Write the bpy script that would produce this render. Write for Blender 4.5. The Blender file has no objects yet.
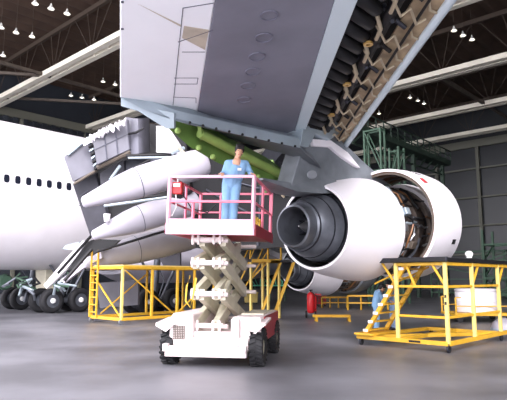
import bpy, bmesh, math, random
from mathutils import Vector as V, Matrix
random.seed(4)
C = bpy.context.scene.collection
PI = math.pi

# ------------------------------------------------------------------ camera, sky, sun, exposure
FPX, HC, HOR = 550.0, 1.7, 278.0
PIT = math.atan((HOR - 200) / FPX)
cd = bpy.data.cameras.new('camera'); cam = bpy.data.objects.new('camera', cd); C.objects.link(cam)
cam.location = (0, 0, HC); cam.rotation_euler = (PI / 2 + PIT, 0, 0)
cd.sensor_width = 36; cd.lens = FPX / 507 * 36; cd.clip_end = 500
bpy.context.scene.camera = cam
w = bpy.data.worlds.new('sky'); bpy.context.scene.world = w; w.use_nodes = True
bg = w.node_tree.nodes['Background']
bg.inputs[0].default_value = (.95, .93, 1.0, 1); bg.inputs[1].default_value = 4.6
sl = bpy.data.lights.new('sun', 'SUN'); so = bpy.data.objects.new('sun', sl); C.objects.link(so)
sl.energy = 3.6; sl.angle = math.radians(35); sl.color = (1, .94, .98)
AZ = math.radians(43)
D = V((math.sin(AZ), math.cos(AZ), 0)); N = V((math.cos(AZ), -math.sin(AZ), 0)); Z = V((0, 0, 1))
so.rotation_euler = (D * .56 - N * .58 - Z * .6).to_track_quat('-Z', 'Y').to_euler()
vs = bpy.context.scene.view_settings
vs.view_transform = 'Standard'; vs.look = 'None'; vs.gamma = 1; vs.exposure = 0.4

# ------------------------------------------------------------------ survey helpers: photograph pixel -> point in the hangar
def ray(x, y):
    u = (x - 253.5) / FPX; v = (200 - y) / FPX
    r = V((u, math.cos(PIT) - v * math.sin(PIT), math.sin(PIT) + v * math.cos(PIT)))
    return r / r.y
O0 = V((0, 0, HC))
def at(x, y, Y): return O0 + ray(x, y) * Y
def onz(x, y, z=0.0):
    r = ray(x, y); return O0 + r * ((z - HC) / r.z)
def onn(x, y, n):
    r = ray(x, y); return O0 + r * (n / r.dot(N))
def ons(x, y, s):
    r = ray(x, y); return O0 + r * (s / r.dot(D))
WZ, WN, WD = 5.17, -8.2, .12
def onw(x, y, dz=0):
    r = ray(x, y); return O0 + r * ((WZ + dz - WD * WN - HC) / (r.z - WD * r.dot(N)))
def F(s, n, z=0.0): return D * s + N * n + Z * z
def sn(p): return p.dot(D), p.dot(N)

# ------------------------------------------------------------------ materials
M = {}
def mat(name, col, rough=.5, metal=0, var=0, scale=4, bump=0, emit=0, col2=None, stretch=None):
    m = bpy.data.materials.new(name); m.use_nodes = True
    nt = m.node_tree; b = nt.nodes['Principled BSDF']
    lin = [((c / 255) / 12.92 if c / 255 < .04045 else ((c / 255 + .055) / 1.055) ** 2.4) for c in col]
    b.inputs['Base Color'].default_value = (*lin, 1); b.inputs['Roughness'].default_value = rough
    b.inputs['Metallic'].default_value = metal
    if var or bump:
        tc = nt.nodes.new('ShaderNodeTexCoord'); nz = nt.nodes.new('ShaderNodeTexNoise')
        nz.inputs['Scale'].default_value = scale; nz.inputs['Detail'].default_value = 6
        src = tc.outputs['Object']
        if stretch:
            mp = nt.nodes.new('ShaderNodeMapping'); mp.inputs['Scale'].default_value = stretch
            nt.links.new(src, mp.inputs[0]); src = mp.outputs[0]
        nt.links.new(src, nz.inputs['Vector'])
        if var:
            rp = nt.nodes.new('ShaderNodeValToRGB')
            l2 = [c * (1 - var) for c in lin] if col2 is None else [((c / 255 + .055) / 1.055) ** 2.4 for c in col2]
            rp.color_ramp.elements[0].position = .35; rp.color_ramp.elements[1].position = .65
            rp.color_ramp.elements[0].color = (*l2, 1); rp.color_ramp.elements[1].color = (*lin, 1)
            nt.links.new(nz.outputs[0], rp.inputs[0]); nt.links.new(rp.outputs[0], b.inputs['Base Color'])
        if bump:
            bp = nt.nodes.new('ShaderNodeBump'); bp.inputs['Strength'].default_value = bump
            nt.links.new(nz.outputs[0], bp.inputs['Height']); nt.links.new(bp.outputs[0], b.inputs['Normal'])
    if emit:
        b.inputs['Emission Color'].default_value = (*lin, 1); b.inputs['Emission Strength'].default_value = emit
    M[name] = m
    return m
mat('concrete', (116, 116, 122), .42, var=.5, scale=.5, bump=.05)
mat('pale_strip', (206, 220, 226), .45, .1)
mat('casing', (112, 100, 92), .45, .5, var=.45, scale=5)
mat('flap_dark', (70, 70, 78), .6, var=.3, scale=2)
mat('apron_bounce', (176, 174, 178), .7, var=.15, scale=.3)
mat('catwalk_green', (48, 66, 54), .7)
mat('pylon_light', (146, 150, 156), .5)
mat('ring', (112, 112, 126), .5)
mat('roof', (78, 60, 48), .9, var=.3, scale=.5)
mat('truss', (246, 240, 222), .6, var=.15, scale=.5)
mat('truss_dim', (66, 54, 44), .7)
mat('wallpanel', (48, 53, 60), .6, var=.2, scale=.3)
mat('mullion', (108, 108, 96), .6)
mat('glaze', (40, 44, 48), .35, var=.25, scale=.2)
mat('white_paint', (240, 236, 240), .35, var=.05, scale=1.2)
mat('wing_grey', (126, 126, 138), .6, 0, var=.22, scale=.9)
mat('wing_white', (246, 247, 250), .5, var=.05, scale=.8)
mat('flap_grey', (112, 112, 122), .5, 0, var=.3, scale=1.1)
mat('fairing', (184, 180, 190), .4, var=.12, scale=.8)
mat('alu', (176, 190, 198), .4, .4, var=.15, scale=1.5)
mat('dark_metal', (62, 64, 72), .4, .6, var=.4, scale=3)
mat('nozzle', (116, 120, 128), .34, .45, var=.45, scale=2.2)
mat('duct_dark', (30, 32, 38), .5, .3, var=.3, scale=3)
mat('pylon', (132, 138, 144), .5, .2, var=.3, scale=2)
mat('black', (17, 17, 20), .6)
mat('dark_mottled', (40, 36, 34), .8, var=.4, scale=3)  # mottled near-black brown for bay ceiling, shaft and hoses
mat('primer', (106, 142, 68), .5, var=.3, scale=2)
mat('primer_light', (150, 180, 94), .5, var=.25, scale=2)
mat('tan', (196, 172, 138), .6, var=.5, scale=2.5)
mat('brass', (196, 160, 92), .4, .6)
mat('link', (186, 172, 146), .45, .4)
mat('stain', (196, 184, 166), .7, var=.2, scale=4)
mat('seam', (84, 86, 98), .6)
mat('rubber', (22, 22, 26), .75, var=.2, scale=6)
mat('rim', (96, 100, 108), .45, .5)
mat('window_glass', (30, 34, 46), .15)
mat('yellow', (222, 172, 48), .5, var=.2, scale=3)
mat('yellow_pale', (232, 206, 120), .5, var=.12, scale=3)
mat('cream', (206, 200, 178), .45, var=.18, scale=3)
mat('cream_body', (222, 208, 206), .4, var=.06, scale=3)
mat('pink', (236, 128, 150), .45, var=.12, scale=3)
mat('pink_board', (232, 178, 194), .45, var=.1, scale=3)
mat('red', (150, 28, 44), .45, var=.15, scale=3)
mat('fire_red', (190, 30, 36), .4)
mat('steel', (170, 172, 176), .35, .8)
mat('green_steel', (70, 100, 80), .6, var=.2, scale=2)
mat('teal', (96, 206, 168), .5)
mat('skin', (206, 156, 128), .5)
mat('hair', (22, 18, 18), .6)
mat('overall', (132, 172, 208), .8, var=.12, scale=9)
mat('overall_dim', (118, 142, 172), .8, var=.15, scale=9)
mat('shoe', (30, 28, 30), .6)
mat('orange', (140, 96, 60), .45, .2, var=.3, scale=3)
mat('rope', (226, 186, 70), .8)
mat('lamp_white', (236, 236, 230), .4)
mat('bulb', (255, 246, 228), .3, emit=6)
mat('redmark', (180, 40, 48), .5)
mat('grime', (96, 86, 76), .6, var=.3, scale=2)
mat('chalk', (226, 226, 226), .6)

# ------------------------------------------------------------------ mesh builder
class MB:
    def __init__(s): s.v = []; s.f = []; s.m = []; s.mi = 0
    def add(s, vs, fs):
        o = len(s.v); s.v += [V(p) for p in vs]
        for f in fs: s.f.append(tuple(i + o for i in f)); s.m.append(s.mi)
        return s
    def box(s, c, size, ux=V((1, 0, 0)), uy=V((0, 1, 0)), uz=Z):
        c = V(c); a, b, h = [x / 2 for x in size]
        vs = [c + ux * (i * a) + uy * (j * b) + uz * (k * h) for i in (-1, 1) for j in (-1, 1) for k in (-1, 1)]
        return s.add(vs, [(0, 1, 3, 2), (4, 6, 7, 5), (0, 4, 5, 1), (2, 3, 7, 6), (0, 2, 6, 4), (1, 5, 7, 3)])
    def bar(s, p, q, w, h=None, up=Z):
        p = V(p); q = V(q); h = h or w; t = (q - p); L = t.length; t.normalize()
        if abs(t.dot(up)) > .98: up = D if abs(t.dot(D)) < .9 else Z
        a = t.cross(up).normalized(); b = a.cross(t)
        return s.box((p + q) / 2, (w, L, h), a, t, b)
    def tube(s, p, q, r, r2=None, n=10, caps=True):
        r2 = r if r2 is None else r2
        return s.path([p, q], [r, r2], n)
    def path(s, pts, r, n=8):
        pts = [V(p) for p in pts]
        if not isinstance(r, (list, tuple)): r = [r] * len(pts)
        rings = []
        for i, p in enumerate(pts):
            t = (pts[min(i + 1, len(pts) - 1)] - pts[max(i - 1, 0)]).normalized()
            up = Z if abs(t.z) < .95 else V((1, 0, 0))
            a = t.cross(up).normalized(); b = t.cross(a)
            rings.append([p + (a * math.cos(2 * PI * k / n) + b * math.sin(2 * PI * k / n)) * r[i] for k in range(n)])
        return s.loft(rings)
    def loft(s, rings, close=True, caps=True):
        n = len(rings[0]); vs = [p for r in rings for p in r]; fs = []
        for i in range(len(rings) - 1):
            for k in range(n if close else n - 1):
                k2 = (k + 1) % n
                fs.append((i * n + k, i * n + k2, (i + 1) * n + k2, (i + 1) * n + k))
        if caps:
            fs.append(tuple(range(n))); fs.append(tuple((len(rings) - 1) * n + k for k in range(n)))
        return s.add(vs, fs)
    def lathe(s, prof, o, ax, n=32, loop=False):
        """prof: (t, r) along ax; loop closes the profile into a ring-shaped solid"""
        o = V(o); ax = V(ax).normalized(); up = Z if abs(ax.z) < .9 else V((1, 0, 0))
        a = ax.cross(up).normalized(); b = ax.cross(a)
        rings = [[o + ax * t + (a * math.cos(2 * PI * k / n) + b * math.sin(2 * PI * k / n)) * max(r, 1e-4) for k in range(n)] for t, r in prof]
        if loop: rings.append(rings[0])
        return s.loft(rings, caps=not loop)
    def prism(s, poly, ext):
        n = len(poly); ext = V(ext); vs = [V(p) for p in poly] + [V(p) + ext for p in poly]
        fs = [tuple(range(n)), tuple(range(2 * n - 1, n - 1, -1))] + [(k, (k + 1) % n, n + (k + 1) % n, n + k) for k in range(n)]
        return s.add(vs, fs)
    def ball(s, c, r, n=10, sq=(1, 1, 1)):
        c = V(c); m = max(5, n // 2 + 1)
        rings = [[c + V((r * sq[0] * math.sin(PI * i / m) * math.cos(2 * PI * k / n), r * sq[1] * math.sin(PI * i / m) * math.sin(2 * PI * k / n), r * sq[2] * math.cos(PI * i / m))) for k in range(n)] for i in range(1, m)]
        return s.loft(rings)
    def cap(s, p, q, r0, r1, n=12):
        p = V(p); q = V(q); t = (q - p)
        if t.length < 1e-5: return s.ball(p, r0, n)
        t.normalize(); pts = []; rs = []
        for a in (80, 55, 28): pts.append(p - t * r0 * math.sin(math.radians(a))); rs.append(r0 * math.cos(math.radians(a)))
        pts += [p, q]; rs += [r0, r1]
        for a in (28, 55, 80): pts.append(q + t * r1 * math.sin(math.radians(a))); rs.append(r1 * math.cos(math.radians(a)))
        up = Z if abs(t.z) < .95 else V((1, 0, 0)); a = t.cross(up).normalized(); b = t.cross(a)
        return s.loft([[pp + (a * math.cos(2 * PI * k / n) + b * math.sin(2 * PI * k / n)) * rr for k in range(n)] for pp, rr in zip(pts, rs)])
OFF = {}
def obj(name, mb, m, parent=None, bevel=0, label=None, stuff=False):
    me = bpy.data.meshes.new(name); off = OFF.get(parent.name, V()) if parent else V()
    loc = V()
    if parent is None:                                     # a one-mesh thing gets its origin at its base
        xs = [p.x for p in mb.v]; ys = [p.y for p in mb.v]
        loc = V(((min(xs) + max(xs)) / 2, (min(ys) + max(ys)) / 2, min(p.z for p in mb.v))); off = loc
    me.from_pydata([p - off for p in mb.v], [], mb.f)
    ms = m if isinstance(m, (list, tuple)) else [m]
    for x in ms: me.materials.append(M[x])
    me.polygons.foreach_set('material_index', mb.m)
    b = bmesh.new(); b.from_mesh(me); bmesh.ops.recalc_face_normals(b, faces=b.faces[:]); b.to_mesh(me); b.free()
    me.polygons.foreach_set('use_smooth', [True] * len(me.polygons)); me.set_sharp_from_angle(angle=math.radians(38))
    o = bpy.data.objects.new(name, me); C.objects.link(o); o.location = loc
    if parent: o.parent = parent
    OFF[o.name] = off
    if bevel:
        md = o.modifiers.new('bevel', 'BEVEL'); md.width = bevel; md.segments = 2; md.limit_method = 'ANGLE'; md.harden_normals = False
    if label: o['label'] = label
    if stuff: o['kind'] = 'stuff'
    return o
def tag(o, label, cat, group=None):
    o['label'] = label; o['category'] = cat
    if group: o['group'] = group
    return o
def thing(name, label, cat, loc=(0, 0, 0), group=None):
    o = bpy.data.objects.new(name, None); C.objects.link(o); o.location = loc; o.empty_display_size = .2
    OFF[o.name] = V(loc); return tag(o, label, cat, group)
def struct(name, mb, m):
    o = obj(name, mb, m); o['kind'] = 'structure'; return o
def dup(root, loc, rotz=0, label=None, group=None):
    r = root.copy(); C.objects.link(r); r.location = loc; r.rotation_euler = (0, 0, rotz)
    if label: r['label'] = label
    if group: r['group'] = group
    for ch in list(root.children):
        c = ch.copy(); C.objects.link(c); c.parent = r
        for g in list(ch.children):
            e = g.copy(); C.objects.link(e); e.parent = c
    return r

# ================================================================== SETTING
SF, NP = 74.0, -60.0                 # far wall, port wall
mb = MB(); mb.prism([F(1, -62, -.4), F(1, 28, -.4), F(SF + .5, 28, -.4), F(SF + .5, -62, -.4)], Z * .4)
struct('floor', mb, 'concrete')
mb = MB(); mb.prism([F(-70, -120, -.4), F(-70, 70, -.4), F(1, 70, -.4), F(1, -120, -.4)], Z * .4)  # unseen pale ground added to bounce light up under the wing
struct('floor_bounce_apron', mb, 'apron_bounce')
mb = MB(); mb.mi = 0                  # grooved roof deck
pr = []; n = NP - 1
ring0 = []; k = 0
while n < 30:
    z = 24.6 if k % 4 in (0, 1) else 24.25
    ring0.append((n, z)); n += .55 if k % 2 else .2; k += 1
mb.loft([[F(s, a, b) for a, b in ring0] + [F(s, ring0[-1][0], 25.4), F(s, ring0[0][0], 25.4)] for s in (1, SF + 1)])
struct('ceiling', mb, 'roof')
# walls
def wall_grid(name, p0, axis, length, height, inn, m1, posts, rails):
    mb = MB(); mb.prism([p0, p0 + axis * length, p0 + axis * length + Z * height, p0 + Z * height], -inn * .4)
    o = struct(name, mb, m1); return o
wall_grid('wall_port', F(0, NP), D, SF, 24.4, N, 'wallpanel', 0, 0)
wall_grid('wall_front', F(SF, NP - .4), N, 90, 24.4, -D, 'glaze', 0, 0)
wall_grid('wall_sky_block', F(1, 26), D, SF - 1, 24.4, -N, 'wallpanel', 0, 0)  # out of view, added to cut sky light and darken the interior
mb = MB()
for z in (19.8,): mb.bar(F(0, NP + .25, z), F(SF, NP + .25, z), .5, .9)
for s in [x * 8.0 + 2 for x in range(9)]: mb.bar(F(s, NP + .2, 0), F(s, NP + .2, 19.5), .35, .35)
struct('trim_1', mb, 'mullion')
mb = MB()
s = 0
while s < SF:                         # scalloped closure strip under the eaves beam
    mb.box(F(s, NP + .35, 19.1), (.5, .15, .5), D, N); s += 1.1
struct('trim_2', mb, 'wallpanel')
mb = MB()
yy = ons(440, 150, SF - .3)
for z, t in ((yy.z + .1, 1.0), (16.3, .2), (12.4, .2), (8.6, .2), (4.8, .2)):
    mb.bar(F(SF - .3, NP, z), F(SF - .3, 30, z), .5, t)
for x in (438, 480, 524):
    nn = sn(ons(x, 200, SF - .3))[1]; mb.bar(F(SF - .3, nn, 0), F(SF - .3, nn, yy.z), .42, .4)
for k in range(6): nn = sn(ons(438, 200, SF - .3))[1] - 5.9 * (k + 1); mb.bar(F(SF - .3, nn, 0), F(SF - .3, nn, yy.z), .5, .4)
struct('trim_3', mb, 'mullion')
# roof trusses running across the bay
for i, s in enumerate((22.5, 34.4, 46.6, 58.3, 69.0)):
    mb = MB()
    for ds in (-.42, .42): mb.bar(F(s + ds, NP, 20), F(s + ds, 28, 20), .5, .45)
    n = NP + 1.0
    while n < 26:
        mb.box(F(s, n, 20), (.4, .3, .3), D, N); n += 2.0
    struct('trim_%d' % (4 + i), mb, 'truss')
mb = MB()
for s in (22.5, 34.4, 46.6, 58.3, 69.0):                   # slim web members
    n = -58.5; mb.bar(F(s, NP, 24), F(s, 25.5, 24), .3, .4)
    while n < 26:
        for dn in (-3.0, -.9, .9, 3.0): mb.bar(F(s, n, 20.1), F(s, n + dn, 24), .05)
        n += 6.4
struct('trim_9', mb, 'truss_dim')
mb = MB()
for n in (-46.6, -20.5, 4.0):                               # beams between trusses
    for a, b in ((10, 22.5), (22.5, 34.4), (34.4, 46.6), (46.6, 58.3), (58.3, 69)):
        if n < -30 or a > 40: mb.bar(F(a, n, 20), F(b, n, 20), .3, .28)
        if n < -30: mb.bar(F(a, n - 9, 20), F(b, n, 20), .24, .24)
struct('trim_10', mb, 'grime')

# hanging lamps
def lamp_make(label):
    t = thing('hanging_lamp', label, 'lamp')
    b = MB(); b.tube((0, 0, .4), (0, 0, 3.1), .016, n=6); obj('rod', b, 'truss_dim', t)
    b = MB(); b.lathe([(.42, .05), (.3, .07), (.18, .13), (.02, .25), (0, .25), (.02, .23), (.16, .11), (.34, .04)], (0, 0, 0), Z, 14, loop=True); obj('shade', b, 'lamp_white', t)
    b = MB(); b.ball((0, 0, .1), .1, 10, (1, 1, 1.2)); obj('bulb', b, 'bulb', t)
    return t
LA = [('left', 'top row, {} of three by the left roof beam', [(35, 4), (51, 9), (67, 14)]),
      ('left', 'second row at the left edge, {} of three', [(1, 28), (16, 33), (32, 37)]),
      ('left', 'lone third row at the left edge', [(3, 56)]),
      ('left', 'beyond left white beam beside pale wing panel, {}', [(103, 82), (115, 85)]),
      ('left', 'low row beyond the left white beam, {} of three', [(71, 96), (82, 98), (94, 100)]),
      ('right', 'upper right row, {} of three above the long white beam', [(454, 31), (463, 36), (472, 40)]),
      ('right', 'right row between the two white beams, {} of three', [(410, 98), (418, 101), (424, 104)]),
      ('right', 'lone one beside the leading edge of the wing', [(379, 114)])]
l0 = None
for side, lb, pts in LA:
    nm = ['leftmost', 'middle', 'rightmost'] if len(pts) == 3 else ['left one', 'right one']
    for k, (x, y) in enumerate(pts):
        p = onz(x, y, 21.3); label = 'small white bell roof lamp, ' + lb.format(nm[min(k, len(nm) - 1)])
        if l0 is None: l0 = lamp_make(label); l0.location = p; l0['group'] = 'roof lamps'
        else: dup(l0, p, 0, label, 'roof lamps')

# ================================================================== AIRLINER
CL = -27.5
air = thing('airliner', 'white and grey four engine airliner under maintenance with flaps lowered and wing overhead', 'airplane', F(12, CL, 0))
ZC, HW, HH = 5.75, 3.25, 3.65
def ellr(s, hw, hh, zc, n=48): return [F(s, CL + hw * math.cos(2 * PI * k / n), zc + hh * math.sin(2 * PI * k / n)) for k in range(n)]
mb = MB(); mb.loft([ellr(*q) for q in ((-27, .3, .4, 8.2), (-24, 1.1, 1.2, 7.8), (-16, 2.2, 2.4, 6.9), (-8, 3.0, 3.3, 6.1), (-3, HW, HH, ZC), (36, HW, HH, ZC), (39, 2.9, 3.3, 5.5), (42, 2.0, 2.3, 5.1), (44, .9, 1.0, 4.7), (44.5, .2, .2, 4.6))])
fus = obj('fuselage', mb, 'white_paint', air, label='white fuselage')
def skin_n(z): return CL + HW * math.sqrt(max(0, 1 - ((z - ZC) / HH) ** 2))
wz = 6.05; wn = skin_n(wz)
s0 = sn(onn(6.6, 181, wn))[0]; s6 = sn(onn(68.8, 188.5, wn))[0]; dw = (s6 - s0) / 6
for k in range(-3, 7):
    s = s0 + dw * k; b = MB(); pts = []
    for j in range(16):
        a = 2 * PI * j / 16; cx = math.copysign(abs(math.cos(a)) ** .6, math.cos(a)) * .125; cz = math.copysign(abs(math.sin(a)) ** .6, math.sin(a)) * .185
        pts.append(F(s + cx, skin_n(wz + cz) - .02, wz + cz))
    b.prism(pts, N * .028); obj('cabin_window', b, 'window_glass', fus)

# ---- wing
pTE0, pTE1 = onw(120, 0), onw(120, 97); pA0, pA1 = onw(215, 0), onw(197, 115)
pS0, pS1 = onw(335, 0), onw(295, 130); pL0, pL1 = onw(357, 0), onw(305, 130); pE0, pE1 = onw(452, 0), onw(350, 140)
def ln(p, q, n, dz=0.0):
    a = sn(p); b = sn(q); t = (n - a[1]) / (b[1] - a[1]); return F(a[0] + (b[0] - a[0]) * t, n, WZ + WD * (n - WN) + dz)
TIP = .6
nTE = sn(pTE1)[1]; nA = sn(pA1)[1]; nS = sn(pS1)[1]; nL = sn(pL1)[1]
rA = onw(150, 108); rB = onw(300, 155)
mb = MB(); mb.prism([ln(pA0, pA1, TIP), ln(pS0, pS1, TIP), pS1, onw(300, 140), rB, onw(175, 117), pA1], Z * .55)
wing = obj('wing', mb, 'wing_grey', air, bevel=.02, label='grey wing underside')
for x, y, r in ((269, 16, .13), (264, 38, .14), (257, 57, .145), (253, 72, .15), (248, 86, .15), (244, 100, .15)):
    b = MB(); c = onw(x, y, -.012); rr = 0.12 if y < 30 else .13
    b.lathe([(-.01, rr + .018), (.008, rr + .018), (.008, rr), (-.01, rr)], c, V((N.x * WD, N.y * WD, -1)), 20, loop=True)
    obj('access_port', b, 'ring', wing)
mb = MB(); mb.prism([ln(pTE0, pTE1, TIP), ln(pA0, pA1, TIP), pA1, onw(175, 113), onw(150, 108), pTE1], Z * .4)
ail = obj('aileron', mb, 'wing_white', air, bevel=.02, label='pale aileron and trailing panel')
b = MB()                                                                        # panel joints and fluid streaks
def seam(b, x0, y0, x1, y1, w=.012): b.bar(onw(x0, y0, -.002), onw(x1, y1, -.002), w, .01)
for q in ((183, 8, 173, 105), (183, 8, 214, 3), (178, 42, 213, 30), (174, 78, 198, 78), (198, 78, 197, 84), (174, 84, 197, 84), (173, 97, 196, 98), (196, 98, 196, 103), (182, 52, 205, 52), (122, 100, 196, 116)): seam(b, *q)
for x, y in ((120.8, 2), (120.8, 29)): seam(b, x, y, x + 3, y, .05)
obj('panel_joint', b, 'seam', ail)
b = MB(); b.prism([onw(184, 26, -.004), onw(209, 30, -.004), onw(205, 50, -.004), onw(182, 38, -.004)], Z * .006); b.prism([onw(138, 4, -.003), onw(181, 25, -.003), onw(181, 27, -.003)], Z * .005)
obj('fluid_stain', b, 'stain', ail)
mb = MB(); mb.prism([ln(pS0, pS1, TIP, -.03), ln(pL0, pL1, TIP, -.03), pL1 - Z * .03, pS1 - Z * .03], Z * .5)
obj('spar_lip', mb, 'pale_strip', air, bevel=.01, label='light grey front spar strip')
# leading edge bay
def le(n, f, dz=0.0): return ln(pL0, pL1, n, dz).lerp(ln(pE0, pE1, n, dz), f)
nb = -8.3
mb = MB(); mb.prism([le(TIP, 0, .42), le(TIP, 1, .42), le(nb + .2, 1, .42), le(nb + .2, 0, .42)], Z * .1); obj('leading_edge_bay', mb, 'dark_mottled', air)
mb = MB(); mb.prism([le(TIP, .70, .2), le(TIP, .98, .06), le(nb, .98, .06), le(nb, .66, .2)], Z * .04); obj('leading_edge_panel', mb, 'tan', air, label='tan inner face of opened leading edge flap')
mb = MB(); mb.tube(le(TIP, 1, .02), le(nb - .1, 1, .02), .075, n=12); obj('leading_edge', mb, 'pale_strip', air)
mb = MB(); mb.tube(le(TIP, .5, .16), le(nb + .3, .47, .16), .1, n=12); obj('bleed_duct', mb, 'black', air)
mb = MB(); mb.tube(le(TIP, .8, .06), le(nb + .3, .78, .06), .025, n=8); obj('drive_shaft', mb, 'dark_mottled', air)
n = TIP - .3; k = 0
while n > nb + .3:
    j = random.uniform(-.03, .03)
    b = MB(); b.path([le(n, .02, .2), le(n, .06, .14), le(n - .02, .3, .14), le(n - .02, .36, .2)], [.1, .12, .11, .06], 10); obj('actuator', b, 'black', air)
    if k % 2 == 0:
        b = MB(); b.path([le(n + .05, .38, .12), le(n - .02, .55, -.02), le(n + .12, .64, .06), le(n + .02, .78, -.02), le(n + .14, .88, .05)], .024, 6)
        b.path([le(n + .18, .34, .18), le(n + .12, .42, .02), le(n - .12, .44, .04)], .035, 6); obj('hinge_link', b, 'link', air)
    if k % 2 == 1:
        b = MB(); b.path([le(n, .4, .3), le(n + .05, .52, .05), le(n - .05, .6, .22), le(n + .04, .74, .1)], .04, 6); obj('hose', b, random.choice(['black', 'dark_mottled', 'dark_metal']), air)
        b = MB(); b.path([le(n + .1, .8, .1), le(n + .02, .86, .04), le(n + .06, .95, .03)], .022, 6); obj('stay', b, 'link', air)
    if k % 4 == 1:
        b = MB(); c = le(n, .37, .02); b.lathe([(0, .085), (.04, .085), (.04, .04), (0, .04)], c, Z, 12, loop=True); obj('valve_ring', b, 'brass', air)
    n -= .29; k += 1

# end of the outer wing: rivet strip, dark end wedge, pale fin
mb = MB(); mb.prism([onw(120, 97), onw(150, 108), onw(178, 115), onw(300, 142), at(300, 148, 12.2), at(240, 135, 11.4), at(176, 121, 10.6), at(150, 112, 10.3)], V((0, .12, .25)))
o_ = obj('wing_end_strip', mb, 'alu', air, label='pale riveted strip along the wing edge')
for k in range(9):
    t = k / 8; c = at(190 + 105 * t, 122 + 23.5 * t, 10.7 + 1.4 * t); b = MB(); b.ball(c + V((0, -.02, -.02)), .03, 8); obj('bolt', b, 'black', o_)
mb = MB(); mb.prism([at(176, 121, 10.7), at(240, 135, 11.5), at(300, 148, 12.3), at(321, 168, 13.2), at(291, 156, 13.0), at(240, 142, 12.6), at(199, 128, 12.2)], V((.0, .3, .2)))
obj('wing_end_wedge', mb, 'pylon', air, label='dark grey wedge panel below wing edge')
mb = MB(); mb.prism([at(121, 98, 10.2), at(150, 108, 10.4), at(174, 113, 10.5), at(174, 128, 10.6), at(166, 128.5, 10.6), at(138, 111, 10.4), at(121, 106, 10.2)], V((.02, .12, .03)))
obj('wing_end_fin', mb, 'alu', air)
# inner wing, higher, its shade painted in as dark metal
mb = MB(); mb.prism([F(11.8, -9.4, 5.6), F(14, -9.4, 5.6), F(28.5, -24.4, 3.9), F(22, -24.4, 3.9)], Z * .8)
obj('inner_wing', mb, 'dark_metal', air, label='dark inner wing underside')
# green flap bay
mb = MB(); mb.prism([at(168, 122, 11.2), at(185, 117, 11.2), at(216, 136, 12), at(262, 160, 13.2), at(290, 180, 14), at(290, 190, 14), at(258, 180, 13.2), at(216, 162, 12.1), at(190, 147, 11.6), at(168, 128, 11.2)], V((.1, .35, .15)))
gs = obj('flap_bay_spar', mb, 'primer', air, label='green primed spar below wing edge')
b = MB(); b.path([at(200, 133, 11.4), at(232, 150, 12.2), at(252, 160, 12.8), at(284, 176, 13.8)], .11, 10); obj('torque_tube', b, 'primer_light', gs)
for x, y, Y in ((178, 131, 11.2), (199, 148, 11.6), (213, 157, 11.9), (258, 177, 13.1)): b = MB(); b.ball(at(x, y, Y) - V((0, .02, 0)), .07, 8); obj('bolt', b, 'primer_light', gs)
b = MB(); b.prism([at(197, 124, 11.2), at(201, 124, 11.2), at(202, 138, 11.4), at(199, 138, 11.4)], V((0, .2, 0))); obj('bracket', b, 'primer_light', gs)
for k in range(26):
    x = random.uniform(254, 294); y = random.uniform(152, 190)
    if y < 146 + (x - 248) * .5: y = 150 + (x - 248) * .55
    b = MB(); Y = random.uniform(14.3, 15.5); p = at(x, y, Y); q = at(x + random.uniform(-6, 6), y + random.uniform(4, 16), Y)
    b.path([p, p.lerp(q, .5) + V((random.uniform(-.1, .1), 0, .05)), q], random.uniform(.02, .05), 6)
    obj('pipe', b, random.choice(['primer', 'primer_light', 'link', 'dark_metal', 'alu']), air)

# ---- flap track fairings (canoes)
def fairing(tip, end, r, pk=.62):
    ax = end - tip; L = ax.length; ax.normalize(); b = MB()
    prof = [(0, .02), (.004, .25), (.015, .34), (.1, .48), (.3, .84), (.42, .97), (.55, 1), (.9, .98), (.97, .9), (.995, .7), (1, .3)]
    up = Z; a = ax.cross(up).normalized(); u = a.cross(ax)
    b.loft([[tip + ax * (t * L) + a * (math.cos(2 * PI * k / 28) * q * r * .85) + u * (math.sin(2 * PI * k / 28) * q * r + (q - .3) * r * .25) for k in range(28)] for t, q in prof])
    o = obj('flap_track_fairing', b, 'fairing', air)
    c = MB(); p = tip + ax * (L * .42); m = MB(); 
    m.loft([[p + ax * dt + a * (math.cos(2 * PI * k / 28) * .975 * r * .85 * 1.004) + u * (math.sin(2 * PI * k / 28) * .975 * r * 1.004 + .67 * r * .25) for k in range(28)] for dt in (0, .03)], caps=False); obj('joint_band', m, 'seam', o)
fairing(onn(82, 203, -14.5), onn(207, 164, -13.2), .50)
fairing(onn(92, 236, -17.4), onn(198, 203, -16.4), .52)
fairing(onn(84, 264, -20.2), onn(196, 238, -19.6), .62)

# ---- lowered flaps
def flap(pts, ys, m='flap_grey', th=.16, name='flap', label=None, seams=()):
    b = MB(); P = [at(x, y, Y) for (x, y), Y in zip(pts, ys)]; b.prism(P, V((.06, th, .04)))
    o = obj(name, b, m, air, bevel=.02, label=label)
    if seams:
        c = MB()
        for (x0, y0, Y0, x1, y1, Y1) in seams: c.bar(at(x0, y0, Y0 - .012), at(x1, y1, Y1 - .012), .03, .02)
        obj('panel_joint', c, 'seam', o)
    return o
flap([(63.5, 157), (87.5, 139), (95, 170.5), (72.5, 182)], (19, 19.4, 19.4, 19), label='left hand grey flap segment', seams=((70, 165, 19.1, 76, 161, 19.2),))
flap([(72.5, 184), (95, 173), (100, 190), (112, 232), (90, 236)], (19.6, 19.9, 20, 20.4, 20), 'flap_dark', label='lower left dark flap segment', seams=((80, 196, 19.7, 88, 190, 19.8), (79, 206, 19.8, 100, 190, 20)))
flap([(92, 136), (126.5, 119.5), (129.5, 149.5), (96.5, 165)], (18.6, 19, 19, 18.6), label='upper grey flap segment with torn edge', seams=((94, 150, 18.6, 128, 134, 19), (104, 130, 18.7, 107, 160, 18.7), (115, 125, 18.8, 118, 155, 18.8)))
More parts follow.
